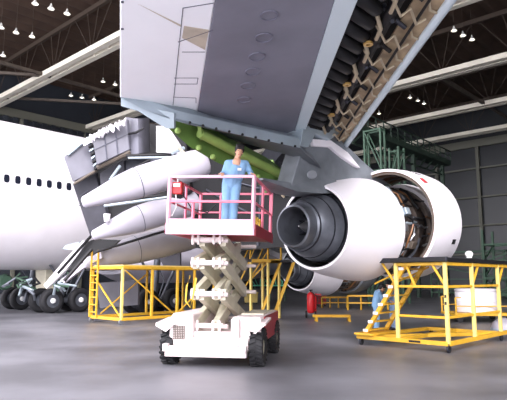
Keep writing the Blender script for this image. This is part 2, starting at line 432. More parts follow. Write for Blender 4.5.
flap([(99.5, 173), (124, 160), (124, 174), (101, 190)], (19.4, 19.7, 19.7, 19.4), 'flap_dark', label='small inner flap segment')
flap([(124, 161), (135, 157), (160, 159), (150, 168), (122, 176)], (19.8, 19.9, 20, 20, 19.8), 'dark_metal', label='dark flap segment behind fairing')
b = MB(); R = []
for k in range(9):
    t = k / 8; x = 126.5 + 23 * t; dep = 19.6 - 1.0 * math.sin(PI * t) ; R.append([at(x, 117 + 1.5 * math.sin(PI * t), dep + .1), at(x + .5, 155 - 3 * t, dep), at(x + .5, 155 - 3 * t, dep + .18), at(x, 117 + 1.5 * math.sin(PI * t), dep + .28)])
b.loft(R); fo = obj('flap', b, 'flap_grey', air, label='curved grey flap nose section')
b = MB(); b.path([at(129, 134, 18.9), at(136, 132.5, 18.5), at(144, 128, 18.5)], [.04, .05, .03], 8); obj('flap_track', b, 'black', fo)
flap([(156, 126), (166, 126), (179, 146), (183, 154), (156, 152.5)], (17.6, 17.6, 17.6, 17.6, 17.6), 'white_paint', name='gear_door_panel', label='white skin panel beside green spar')
mb = MB()
for k in range(22):                                            # crumpled white sheeting along the top flap edge
    t = k / 22; x = 89 + 36 * t; y = 138.5 - 17.5 * t; q_ = lambda a: random.uniform(-a, a)
    mb.prism([at(x + q_(1), y + 1.5 + q_(2), 18.55), at(x + 1 + q_(1), y - 3 + q_(2), 18.6 + q_(.1)), at(x + 2.5 + q_(.8), y - 2.5 + q_(2), 18.5 + q_(.1)), at(x + 2 + q_(1), y + 2.2 + q_(2), 18.5)], V((q_(.06), .08, q_(.06))))
mb.prism([at(82, 142, 18.9), at(104, 128, 18.8), at(106, 133, 18.8), at(93, 141, 18.8), at(84, 146, 18.9)], V((0, .1, .05)))
obj('torn_seal', mb, 'white_paint', air, label='crumpled white sealing along flap edge')
for q in (((68, 155), (88, 138), 19.0, .05, 'alu'), ((80, 143), (112, 127), 19.2, .06, 'alu'), ((74, 184), (97, 170), 19.0, .05, 'grime'), ((97, 168), (130, 152), 18.8, .09, 'grime'), ((126, 156), (182, 154.5), 17.5, .06, 'black'), ((128, 158), (180, 157), 17.5, .04, 'alu'), ((118, 176), (150, 160), 18.7, .05, 'black'), ((110, 180), (120, 166), 18.9, .06, 'alu'), ((172, 153), (184, 148), 17.2, .06, 'alu'), ((176, 145), (187, 156), 17.2, .05, 'cream'), ((104, 206), (170, 197), 18.4, .05, 'alu'), ((120, 200), (166, 196), 18.8, .09, 'black'), ((64, 281), (92, 249), 21.5, .07, 'black'), ((96, 252), (175, 228), 21, .05, 'black')):
    b = MB(); b.tube(at(*q[0], q[2]), at(*q[1], q[2] + .3), q[3], n=8); obj('flap_rod', b, q[4], air)
for k in range(9):                                             # ribs in the gap between flap segments
    t = k / 8; b = MB(); p = at(87.5 + 7.5 * t, 140 + 30 * t, 19.1); b.bar(p, at(92 + 6 * t, 138 + 29 * t, 19.0), .1, .06); obj('rib', b, 'alu' if k % 2 else 'black', air)
mb = MB(); mb.prism([at(86, 139, 20.2), at(130, 120, 20.4), at(185, 130, 20.4), at(190, 190, 20.8), at(150, 226, 21), at(96, 226, 20.6)], V((.1, .3, .0)))  # black sheet paints the shade in the recess behind the flaps
obj('flap_gap_shade', mb, 'black', air, label='black panel painting the shade behind the flaps')
mb = MB(); mb.tube(at(107, 214, 19.4), at(107, 221.5, 19.4), .13, .1, n=12); obj('drain_mast', mb, 'white_paint', air, label='small white cup under upper fairing')

mb = MB(); mb.prism([at(188, 172, 21.2), at(206, 150, 20.6), at(240, 148, 19.5), at(294, 172, 18.5), at(294, 246, 18.5), at(240, 250, 20), at(196, 248, 22)], V((.1, .3, 0)))  # flat black panel standing in for the shadow of the gear bay
obj('gear_bay_shade', mb, 'black', air, label='black panel painting the gear bay shade behind the flap bay')
for q in (((214, 176), (286, 196), 18.6), ((206, 190), (250, 214), 19), ((230, 170), (226, 246), 18.8), ((262, 176), (258, 246), 18.2)):
    b = MB(); b.tube(at(*q[0], q[2]), at(*q[1], q[2]), .06); obj('backdrop_tube', b, 'dark_metal', air)
# ---- wing root: belly fairing, gear doors
mb = MB(); mb.loft([ellr(s, a, c, z, 32) for s, a, c, z in ((17.5, 2.2, .5, 2.4), (18.5, 3.2, 1.0, 2.6), (19, 3.9, 1.3, 2.7), (27, 3.9, 1.3, 2.7), (30, 2.5, .8, 2.6))]); obj('belly_fairing', mb, 'fairing', air)
mb = MB(); mb.prism([at(43.5, 285, 23.4), at(46.5, 288.5, 23.4), at(67.5, 268.5, 22.9), at(76, 257, 22.8), at(86, 243, 22.6), at(83, 240, 22.6), at(64.5, 260, 22.9)], V((.05, .12, 0))); obj('gear_door', mb, 'white_paint', air, label='white slanted gear door')
mb = MB(); mb.prism([at(60, 280, 22.6), at(64, 283, 22.6), at(82, 269, 22.4), at(102, 258, 22.2), at(100, 251, 22.2), at(80, 265, 22.4)], V((.05, .12, 0))); obj('gear_door', mb, 'fairing', air, label='grey slanted gear door')
mb = MB(); mb.prism([at(66, 272, 22.9), at(76, 258, 22.8), at(87, 242, 22.5), at(95, 239, 22.3), at(120, 240, 22.3), at(110, 249, 22.3), at(99, 250, 22.3), at(80, 265, 22.5)], V((.05, .05, 0))); obj('gear_door_gap_shade', mb, 'black', air)  # black sheet painting the shade in the gap between the gear doors
mb = MB(); mb.tube(at(91, 236, 22.2), at(58, 273, 22.9), .06); obj('gear_door_rod', mb, 'black', air)
mb = MB(); mb.prism([at(62, 249, 24), at(66, 245, 24), at(80, 242, 23.6), at(74, 250, 23.8)], V((.05, .2, .05))); obj('fillet', mb, 'alu', air)
mb = MB(); mb.prism([at(35.5, 266, 28.5), at(46, 266, 28.5), at(45.5, 291, 28.5), at(36, 294, 28.5)], V((.3, .3, 0))); obj('gear_door', mb, 'cream', air, label='cream gear door between the wheel pairs')
mb = MB(); mb.prism([at(96, 283, 24), at(138, 280, 24.5), at(138, 305, 24.5), at(100, 308, 24)], V((.05, .12, 0))); obj('gear_door', mb, 'flap_grey', air, label='grey hanging gear door behind yellow stand')
mb = MB(); mb.prism([at(152, 247, 26), at(180, 244, 26.2), at(180, 270, 26.2), at(166, 270, 26.1)], V((.05, .12, 0))); obj('gear_door', mb, 'flap_grey', air, label='grey hanging gear door beside the lift')
def wheel(c, parent, r=.6, wd=.42):
    b = MB(); b.mi = 0
    b.lathe([(-wd / 2 + .04, r * .55), (-wd / 2, r * .7), (-wd / 2 + .02, r * .88), (-wd / 2 + .08, r * .97), (-.09, r), (.09, r), (wd / 2 - .08, r * .97), (wd / 2 - .02, r * .88), (wd / 2, r * .7), (wd / 2 - .04, r * .55)], c, N, 32, loop=True)
    b.mi = 1
    b.lathe([(-wd / 2 + .06, r * .56), (-wd / 2 + .1, r * .5), (-wd / 2 + .12, r * .3), (wd / 2 - .12, r * .3), (wd / 2 - .1, r * .5), (wd / 2 - .06, r * .56)], c, N, 24)
    b.mi = 2
    b.lathe([(wd / 2 - .13, r * .24), (wd / 2 + .02, r * .2), (wd / 2 + .05, r * .1)], c, N, 14)
    b.mi = 1
    for k in range(9):
        a = 2 * PI * k / 9; b.box(c + N * (wd / 2 - .09) + (D * math.cos(a) + Z * math.sin(a)) * r * .4, (.07, .04, .07), D, N)
    return obj('wheel', b, ['rubber', 'rim', 'chalk'], parent)
def gear(px, py):
    p = onz(px, py, 0); s, n = sn(p); n -= .21
    c = F(s + .75, n - .56, .6)
    b = MB(); b.tube(c + Z * .1, c + Z * 2.6 + D * .25, .17, n=14); b.bar(c - D * .8, c + D * .8, .24, .22)
    for q in (-.75, .75): b.tube(c + D * q - N * .5, c + D * q + N * .5, .1)
    b.tube(c + D * .5 + Z * .15, c + D * 1.6 + Z * 2.2, .08); b.tube(c + Z * .9, c - D * .9 + Z * 2.1, .06); b.path([c + D * .2 + N * .2 + Z * .3, c + D * .4 + N * .3 + Z * 1, c + N * .2 + Z * 1.8], .03)
    g = obj('landing_gear', b, 'rim', air)
    for a in (0, 1):
        for q in (-1, 1): wheel(F(s + 1.5 * a, n - .56 + .56 * q, .6), g)
gear(53, 313.5); gear(22, 310); gear(150, 315)
for k in range(26):                                             # hydraulic clutter in the wheel wells
    x = random.choice([random.uniform(6, 34), random.uniform(48, 66)]); y = random.uniform(272, 292); Y = random.uniform(26.5, 28.5)
    b = MB(); p = at(x, y, Y); b.path([p, p + V((random.uniform(-.4, .4), 0, random.uniform(-.3, .3))), p + V((random.uniform(-.6, .6), .2, random.uniform(-.5, .5)))], random.uniform(.03, .08), 6)
    obj('hydraulic_line', b, random.choice(['alu', 'rim', 'green_steel', 'black']), air)
b = MB(); b.lathe([(0, .1), (0, .36), (.2, .4), (.4, .3)], at(3, 282, 27.5), N, 20); obj('reservoir', b, 'green_steel', air)

# ---- engines
def engine(O, open_door, pod):
    ax = (D + Z * .035).normalized(); P = lambda L, r=0, a=0: O + ax * L + (N * math.cos(a) + Z * math.sin(a)) * r
    e_ = MB(); e_.lathe([(0, 1.06), (.12, 1.1), (.7, 1.24), (1.4, 1.36), (1.8, 1.40), (2.03, 1.41), (2.05, 1.36), (1.7, 1.27), (.7, 1.12), (0, 1.0)], O, ax, 64, loop=True)
    e = obj('engine', e_, 'white_paint', air, label=pod)
    b = MB(); b.lathe([(.02, 1.0), (.7, 1.11), (1.7, 1.26), (1.7, 1.21), (.7, 1.07), (.02, .985)], O, ax, 48, loop=True); obj('fan_duct', b, 'duct_dark', e)
    b = MB(); b.lathe([(-.85, .46), (-.83, .51), (-.6, .55), (-.56, .6), (-.25, .74), (0, .83), (.5, .88), (1.9, .95), (1.9, .3), (.2, .3), (.1, .4), (-.5, .44)], O, ax, 48, loop=True); obj('core_nozzle', b, 'nozzle', e)
    b = MB()
    for t, r in ((-.56, .62), (-.2, .77), (.1, .86)): b.lathe([(t, r - .04), (t - .012, r), (t + .03, r), (t + .03, r - .04)], O, ax, 40, loop=True)
    obj('nozzle_band', b, 'dark_metal', e)
    b = MB(); b.lathe([(.18, .36), (.18, .3), (.1, .2), (-.3, .14), (-.62, .015)], O, ax, 24); obj('exhaust_plug', b, 'steel', e)
    b = MB()
    for k in range(14):
        a = 2 * PI * k / 14; b.bar(P(-.02, .15, a), P(-.02, .43, a), .03, .2, up=ax)
    obj('turbine_vane', b, 'dark_metal', e)
    # fan case and accessories
    O = O - ax * .78; P = lambda L, r=0, a=0: O + ax * L + (N * math.cos(a) + Z * math.sin(a)) * r
    b = MB(); b.lathe([(2.6, .9), (2.6, 1.1), (2.9, 1.1), (2.92, 1.18), (3.02, 1.18), (3.04, 1.1), (3.4, 1.1), (3.42, 1.2), (3.55, 1.2), (3.57, 1.12), (3.9, 1.14), (3.92, 1.24), (4.1, 1.24), (4.12, 1.16), (4.5, 1.18), (4.52, 1.3), (4.75, 1.3), (4.75, .9)], O, ax, 56, loop=True); obj('fan_case', b, 'casing', e)
    for k in range(46):
        a = random.uniform(-1.4, 1.6); L = random.uniform(2.7, 4.4); r = random.uniform(1.18, 1.32)
        pts = [P(L + random.uniform(-.06, .06) + .05 * j, r + random.uniform(-.03, .03), a + .17 * j) for j in range(5)] if k % 2 else [P(L + .2 * j, r, a + random.uniform(-.03, .03)) for j in range(4)]
        b = MB(); b.path(pts, random.uniform(.015, .045), 6); obj('engine_pipe', b, random.choice(['alu', 'steel', 'black', 'orange', 'rim']), e)
    for k in range(7):
        a = -1.1 + k * .36; b = MB(); b.box(P(3.0 + .3 * (k % 3), 1.26, a), (.24, .2, .16), ax, (N * -math.sin(a) + Z * math.cos(a)), (N * math.cos(a) + Z * math.sin(a))); obj('accessory_box', b, ['alu', 'black', 'grime', 'steel'][k % 4], e, bevel=.02)
    b = MB(); b.lathe([(4.76, 1.4), (5.2, 1.46), (5.9, 1.42), (6.3, 1.3), (6.4, 1.2), (6.3, 1.12), (5.8, 1.06), (4.76, 1.12)], O, ax, 56, loop=True); obj('inlet_cowl', b, 'white_paint' if open_door > 5 else 'pylon', e)  # rear engine inlet takes pylon grey to paint it as shaded
    b = MB(); b.lathe([(5.3, 1.08), (5.3, .2), (5.9, .02)], O, ax, 32); obj('fan_disc', b, 'black', e)
    R0 = 1.5
    for side in ((1, -1) if open_door > 5 else ()):
        th = math.radians(open_door if side == 1 else 2); hinge = (0.0, R0)
        def pt(L, r, deg):
            a = math.radians(deg); x, y = r * math.cos(a), r * math.sin(a) - R0
            c, s_ = math.cos(th), math.sin(th); x, y = x * c - y * s_, x * s_ + y * c + R0
            return O + ax * L + N * (x * side) + Z * y
        b = MB(); degs = [90 - 158 * k / 28 for k in range(29)]
        Ls = (3.15, 3.6, 4.1, 4.7); bul = (0, .03, .04, .0)
        b.mi = 0; outer = [[pt(L, R0 + q, g) for g in degs] for L, q in zip(Ls, bul)]; inner = [[pt(L, R0 + q - .07, g) for g in degs] for L, q in zip(Ls, bul)]
        b.loft([outer[i] + inner[i][::-1] for i in range(4)])
        d_ = obj('fan_cowl_door', b, 'white_paint', e, label='white fan cowl door swung open' if side == 1 and open_door > 5 else None)
        # inner lining, frames
        if side == 1:
            c = MB(); c.loft([[pt(L, R0 - .075, g) for g in degs] + [pt(L, R0 - .09, g) for g in degs[::-1]] for L in (3.17, 4.68)])
            obj('door_lining', c, 'orange' if open_door > 5 else 'alu', e)
            c = MB()
            for L in (3.2, 3.7, 4.2, 4.65): c.loft([[pt(L + q, R0 - .09, g) for g in degs] + [pt(L + q, R0 - .15, g) for g in degs[::-1]] for q in (-.02, .02)])
            for g in (60, 20, -20, -55): c.loft([[pt(L, R0 - .09, g - .8), pt(L, R0 - .09, g + .8), pt(L, R0 - .14, g + .8), pt(L, R0 - .14, g - .8)] for L in (3.2, 4.65)])
            obj('door_frame', c, 'grime', e)
            if open_door > 5:
                for (L0, L1, g0, g1, m) in ((3.55, 3.8, 50, 34, 'black'), (3.3, 3.45, 24, 17, 'redmark'), (4.15, 4.35, -43, -48, 'black')):
                    c = MB(); c.loft([[pt(L, R0 + .03 + h, g) for g in (g0, (g0 + g1) / 2, g1)] for h in (0,) for L in (L0, L1)], close=False, caps=False)
                    pts_ = [pt(L0, R0 + .045, g0), pt(L1, R0 + .045, g0), pt(L1, R0 + .045, g1), pt(L0, R0 + .045, g1)]
                    c = MB(); c.prism(pts_, (pt(4, R0 - .02, g0) - pt(4, R0, g0)) * 1.5); obj('latch_plate', c, m, e)
                c = MB(); c.tube(P(4.3, 1.25, -.4), pt(4.3, R0 - .1, -40), .03); obj('hold_open_rod', c, 'steel', e)
    b = MB(); b.prism([P(1.0, 1.27, 0) + Z * -.2, P(1.7, 1.37, 0) + Z * -.15, P(1.6, 1.33, -.3), P(.9, 1.2, -.3)], N * .02 ) if False else None
    # shroud above the nozzle
    b = MB(); b.loft([[O + ax * L + N * (wd * i) + Z * (z + j) for i, j in ((-1, 0), (1, 0), (.7, h), (-.7, h))] for L, wd, z, h in ((-1.25, .14, .98, .05), (-.3, .32, .78, .2), (.5, .42, .78, .34), (1.3, .45, .85, .4))]); obj('nozzle_shroud', b, 'pylon', e)
    return e
NE = -8.2
OE = onn(314, 227, NE)
e4 = engine(OE, 24.5, 'white outboard engine with cowl door swung open')
mb = MB(); mb.box(at(365, 279, 13.9), (.01, .01, .01))
s3 = 21.3
O3 = F(s3, -16.9, 2.15)
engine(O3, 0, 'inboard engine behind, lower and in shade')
# pylons
def pyl(pts, n, m, th, name='pylon', label=None):
    b = MB(); b.prism([onn(x, y, n + th / 2) for x, y in pts], -N * th); return obj(name, b, m, air, bevel=.02, label=label)
pyl([(291, 187), (299, 158), (306, 138), (313, 124), (334, 128), (336, 135), (362, 160), (390, 185), (345, 184), (322, 186)], NE, 'pylon', .5, label='grey engine pylon')
pyl([(313, 139), (331, 140), (348, 152), (361, 168), (356, 166), (343, 157), (331, 147), (314, 146)], NE + .1, 'white_paint', .5, 'pylon_fairing', 'white strip along the pylon edge')
pyl([(310, 125), (320, 118), (341, 120), (346, 127), (340, 133), (330, 140), (316, 134), (309, 147), (300, 146), (303, 128)], NE + .15, 'alu', .6, 'pylon_fitting', 'pale forked fitting on top of pylon')
pyl([(312.5 + 5 * math.cos(.5 * j), 174.5 + 4.6 * math.sin(.5 * j)) for j in range(12)], NE + .02, 'pylon_light', .5, 'patch', 'pale round patch on pylon')
pyl([(315, 184), (345, 182), (370, 184), (368, 189), (325, 188)], NE + .06, 'cream', .5, 'pylon_fairing', 'cream strip on top of cowl')
b = MB(); b.loft([[F(s, -16.9 + i * .25, z) for i, z in ((-1, a), (1, a), (1, c), (-1, c))] for s, a, c in ((s3 - 1, 3.1, 3.9), (s3 + 1, 3.2, 4.9), (s3 + 4, 3.7, 4.6))]); obj('pylon', b, 'pylon', air)

# ================================================================== SCISSOR LIFT
p0 = (onz(166, 364) + onz(256, 366)) / 2; tl = math.radians(10)
U = V((math.cos(tl), -math.sin(tl), 0)); W = V((math.sin(tl), math.cos(tl), 0))      # across, and back
L0 = p0 + U * .05
def lf(u, w_, z): return L0 + U * u + W * w_ + Z * z
lift = thing('scissor_lift', 'white rough terrain scissor lift with raised pink railed platform', 'scissor lift', L0 + W * 1.0)
def lbox(b, u0, u1, w0, w1, z0, z1): return b.box(lf((u0 + u1) / 2, (w0 + w1) / 2, (z0 + z1) / 2), (u1 - u0, w1 - w0, z1 - z0), U, W)
b = MB(); lbox(b, -.75, .75, -.25, 2.5, .3, .55); lbox(b, -.42, .46, -.2, 2.4, .55, .66); ch = obj('chassis', b, 'cream_body', lift, bevel=.02)
b = MB(); lbox(b, -.86, .74, -.42, -.27, .2, .40); lbox(b, -.9, -.8, -.45, -.27, .30, .44); lbox(b, .66, .74, -.45, -.27, .3, .42); obj('front_bumper', b, 'cream_body', lift, bevel=.015)
b = MB(); b.prism([lf(-.82, -.28, .55), lf(-.82, -.28, .9), lf(-.74, -.28, 1.02), lf(-.34, -.28, 1.0), lf(-.34, -.28, .5), lf(-.76, -.28, .5)], W * 2.2); eb = obj('engine_box', b, 'cream_body', lift, bevel=.03)
c = MB()
for i in range(7): c.bar(lf(-.72 + .035 * i, -.29, .52), lf(-.72 + .035 * i, -.29, .78), .012)
for i in range(8): c.bar(lf(-.74, -.292, .53 + .034 * i), lf(-.5, -.292, .53 + .034 * i), .012)
obj('grille', c, 'grime', eb)
b = MB(); lbox(b, .42, .98, -.16, 2.3, .45, .95); lbox(b, .42, .58, -.3, .0, .4, .92); bb = obj('battery_box', b, 'cream_body', lift, bevel=.03)
c = MB(); lbox(c, .98, 1.0, .25, 2.3, .45, .93); obj('side_panel', c, 'red', bb, label='dark red side panel')
c = MB(); lbox(c, .47, .93, .5, 1.9, .95, .975); obj('lid', c, 'cream', bb)
for u, l_ in ((-.88, 0), (.9, 1)):                     # mudguards
    c = MB(); sg = -1 if u < 0 else 1
    c.prism([lf(u - .2, -.34, .78), lf(u + .2, -.34, .8), lf(u + .2, .45, .86), lf(u - .2, .45, .84)], Z * .05); c.prism([lf(u - .2, -.35, .78), lf(u + .18, -.35, .8), lf(u + .02, -.36, .66)], -W * .02); obj('mudguard', c, 'cream_body', lift)
def lwheel(u, w_, r=.36, wd=.28):
    c = lf(u, w_, r); b = MB(); b.mi = 0
    b.lathe([(-wd / 2 + .03, r * .5), (-wd / 2, r * .72), (-wd / 2 + .02, r * .92), (-wd / 2 + .06, r * .955), (wd / 2 - .06, r * .955), (wd / 2 - .02, r * .92), (wd / 2, r * .72), (wd / 2 - .03, r * .5)], c, U, 28, loop=True)
    for k in range(20):
        a = 2 * PI * k / 20; rd = W * math.cos(a) + Z * math.sin(a); tg = W * -math.sin(a) + Z * math.cos(a)
        for sd in (-1, 1):
            b.box(c + rd * r * .965 + U * (sd * wd * .24) + tg * (.02 * sd), (wd * .46, .05, .05), (U + tg * .35 * sd).normalized(), (tg - U * .35 * sd).normalized(), rd)
    b.mi = 1; b.lathe([(-wd / 2 + .05, r * .52), (-wd / 2 + .08, r * .3), (wd / 2 - .08, r * .3), (wd / 2 - .05, r * .52)], c, U, 20)
    obj('wheel', b, ['rubber', 'cream'], lift)
for u in (-.88, .90):
    for w_ in (.05, 2.0): lwheel(u, w_)
b = MB(); 
for w_ in (.05, 2.0): b.tube(lf(-.9, w_, .37), lf(.9, w_, .37), .06)
obj('axle', b, 'dark_metal', lift)
# scissor arms
zl = [.72, 1.34, 1.96, 2.42]; wn_, wf_ = .0, 2.25
for lv in range(3):
    za, zb = zl[lv], zl[lv + 1]
    for u in (-.34, .10):
        for (a, c_, du) in ((za, zb, 0), (zb, za, .14)):
            b = MB(); b.bar(lf(u + du - .05, wn_, a + .03), lf(u + du - .05, wf_, c_ + .03), .12, .23); obj('scissor_arm', b, 'cream', lift, bevel=.008)
for lv in range(4):
    z = zl[lv] + .03
    b = MB(); b.tube(lf(-.44, wn_ - .02, z), lf(.30, wn_ - .02, z), .045); b.bar(lf(-.46, wn_ - .08, z + .02), lf(.22, wn_ - .08, z + .02), .06, .09)
    for u in (-.42, -.3, .02, .15):
        b.box(lf(u, wn_ - .1, z + .02), (.05, .06, .2), U, W)
    obj('pivot_bar', b, 'cream_body', lift, bevel=.008)
    b = MB(); b.tube(lf(-.44, wf_, z), lf(.48, wf_, z), .045); obj('pivot_bar', b, 'cream_body', lift)
for a, c_ in (((.0, .3, .8), (.02, 1.5, 1.5)), ((.1, .5, 1.45), (.12, 1.6, 2.1))):
    b = MB(); b.tube(lf(*a), lf(*V(a).lerp(V(c_), .6)), .075); b.tube(lf(*V(a).lerp(V(c_), .5)), lf(*c_), .045); obj('hydraulic_cylinder', b, 'cream', lift)
b = MB(); b.path([lf(-.45, -.15, 1.75), lf(-.5, -.2, 1.55), lf(-.52, -.2, 1.25), lf(-.42, -.2, 1.12), lf(-.38, -.2, 1.3), lf(-.32, -.15, 1.7)], .018, 8); obj('hose', b, 'rope', lift)
# platform
PU0, PU1, PW0, PW1, PZ = -.88, .90, -.42, 1.95, 2.56
lean = Matrix.Rotation(math.radians(1.6), 4, W)
pc = lf(0, .6, PZ)
def tilt(b):
    b.v = [pc + (lean @ (p - pc)) for p in b.v]; return b
b = MB(); lbox(b, PU0, PU1, PW0, PW1, PZ, PZ + .1); obj('platform_deck', tilt(b), 'red', lift, label='dark red platform deck')
b = MB(); lbox(b, PU0, PU1, PW0 - .03, PW0, PZ - .02, PZ + .29); obj('toe_board', tilt(b), 'pink_board', lift, bevel=.006, label='pale pink front board')
b = MB(); lbox(b, PU1, PU1 + .03, PW0, PW1, PZ - .03, PZ + .2); obj('toe_board', tilt(b), 'red', lift, bevel=.006)
b = MB(); lbox(b, PU0 - .03, PU0, PW0, PW1, PZ, PZ + .2); obj('toe_board', tilt(b), 'pink', lift, bevel=.006)
RT = PZ + .1 + 1.04
def rail(pts, r=.026, m='pink', nm='rail'):
    b = MB()
    for p, q in zip(pts[:-1], pts[1:]): b.bar(lf(*p), lf(*q), r * 2)
    obj(nm, tilt(b), m, lift, bevel=.006)
fw = PW0 + .0; e0 = PU0 + .03; e1 = PU1 - .03
rail([(e0, fw, RT), (e1, fw, RT)], .028, 'pink_board', 'front_rail'); rail([(e0, fw, RT - .5), (e1, fw, RT - .5)], .024, 'pink', 'front_rail')
for u in (e0, e1): rail([(u, fw, PZ + .1), (u, fw, RT)], .032, 'pink_board', 'post')
rail([(e0 + .5, fw + .02, PZ + .1), (e0 + .5, fw + .02, RT - .5)], .024, 'pink', 'post')
for u in (e0, e1):
    rail([(u, fw, RT), (u, PW1 - .04, RT)], .024, 'pink', 'side_rail'); rail([(u, fw, RT - .5), (u, PW1 - .04, RT - .5)], .02, 'pink', 'side_rail')
    rail([(u, PW1 - .04, PZ + .1), (u, PW1 - .04, RT)], .028, 'pink', 'post'); rail([(u, .7, PZ + .1), (u, .7, RT)], .022, 'pink', 'post')
rail([(e0, PW1 - .04, RT), (e1, PW1 - .04, RT)], .024, 'pink', 'rear_rail'); rail([(e0, PW1 - .04, RT - .45), (e1, PW1 - .04, RT - .45)], .02, 'pink', 'rear_rail')
rail([(-.35, PW1 - .04, PZ + .1), (-.35, PW1 - .04, RT)], .024, 'pink', 'post')
b = MB(); lbox(b, e1 - .01, e1 + .05, PW1 - .12, PW1 - .02, PZ + .62, RT + .02); obj('end_plate', tilt(b), 'pink', lift)
b = MB(); lbox(b, e0 + .03, e0 + .23, fw + .05, fw + .2, RT - .34, RT - .1); cb = obj('control_box', tilt(b), 'fire_red', lift, bevel=.01, label='red control box')
b = MB(); lbox(b, e0 + .06, e0 + .2, fw + .03, fw + .05, RT - .2, RT - .13); b.tube(lf(e0 + .13, fw + .1, RT - .1), lf(e0 + .13, fw + .1, RT - .02), .02); obj('switch_panel', tilt(b), 'chalk', cb)
b = MB(); b.path([lf(e0 + .1, fw + .1, RT - .34), lf(e0 + .12, fw + .1, RT - .6), lf(e0 + .05, fw + .06, PZ + .35)], .014); obj('cable', tilt(b), 'chalk', lift)
b = MB(); b.path([lf(e0 + .22, fw + .1, RT - .3), lf(e0 + .4, fw + .25, RT - .62), lf(e0 + .75, fw + .2, RT - .7), lf(e0 + .95, fw + .1, RT - .55)], .014); obj('cable', tilt(b), 'black', lift)
# rope lies on the platform: its own thing
b = MB()
for k in range(3):
    a0 = k * .35; b.path([lf(PU1 - .06 - .02 * k, .1 + .3 * k, PZ + .13), lf(PU1 - .08, .05 + .3 * k, PZ + .35), lf(PU1 - .09, .15 + .3 * k, PZ + .43), lf(PU1 - .08, .28 + .3 * k, PZ + .36), lf(PU1 - .07, .34 + .3 * k, PZ + .13)], .018, 8)
b.path([lf(PU1 - .1, .02, PZ + .125), lf(PU1 - .12, .5, PZ + .125), lf(PU1 - .1, 1.1, PZ + .125)], .018, 8)
b.v = [p + Z * -.02 for p in b.v]
tag(obj('rope_coil', tilt(b), 'rope'), 'yellow rope looped along right side of pink platform', 'rope')

# ================================================================== PEOPLE
def remesh(o, vox, smooth=4):
    m = o.modifiers.new('remesh', 'REMESH'); m.mode = 'VOXEL'; m.voxel_size = vox; m.use_smooth_shade = True
    if smooth:
        s_ = o.modifiers.new('smooth', 'SMOOTH'); s_.iterations = smooth; s_.factor = .5
def hand(b, wr, dr, pn, k, curl=1.0, thumb=1):
    dr = dr.normalized(); pn = (pn - dr * pn.dot(dr)).normalized(); sd = dr.cross(pn)
    pl = wr + dr * .085 * k
    for i in range(4):
        o = (i - 1.5) * .02 * k; b.cap(wr + sd * o * .6, pl + sd * o, .015 * k, .0125 * k, 8)
        p = pl + sd * o; ln_ = (.078, .088, .082, .064)[i] * k; d_ = dr.copy()
        for j in range(3):
            d_ = (d_ + pn * (.45 * curl)).normalized(); q = p + d_ * ln_ * (.42, .32, .26)[j]; b.cap(p, q, .0095 * k, .0085 * k, 8); p = q
    p = wr + dr * .03 * k + sd * thumb * -.028 * k; q = p + (dr * .5 - sd * thumb * .7 + pn * .3).normalized() * .045 * k; b.cap(p, q, .013 * k, .011 * k, 8)
    b.cap(q, q + (dr * .8 + pn * .5).normalized() * .035 * k, .011 * k, .009 * k, 8)
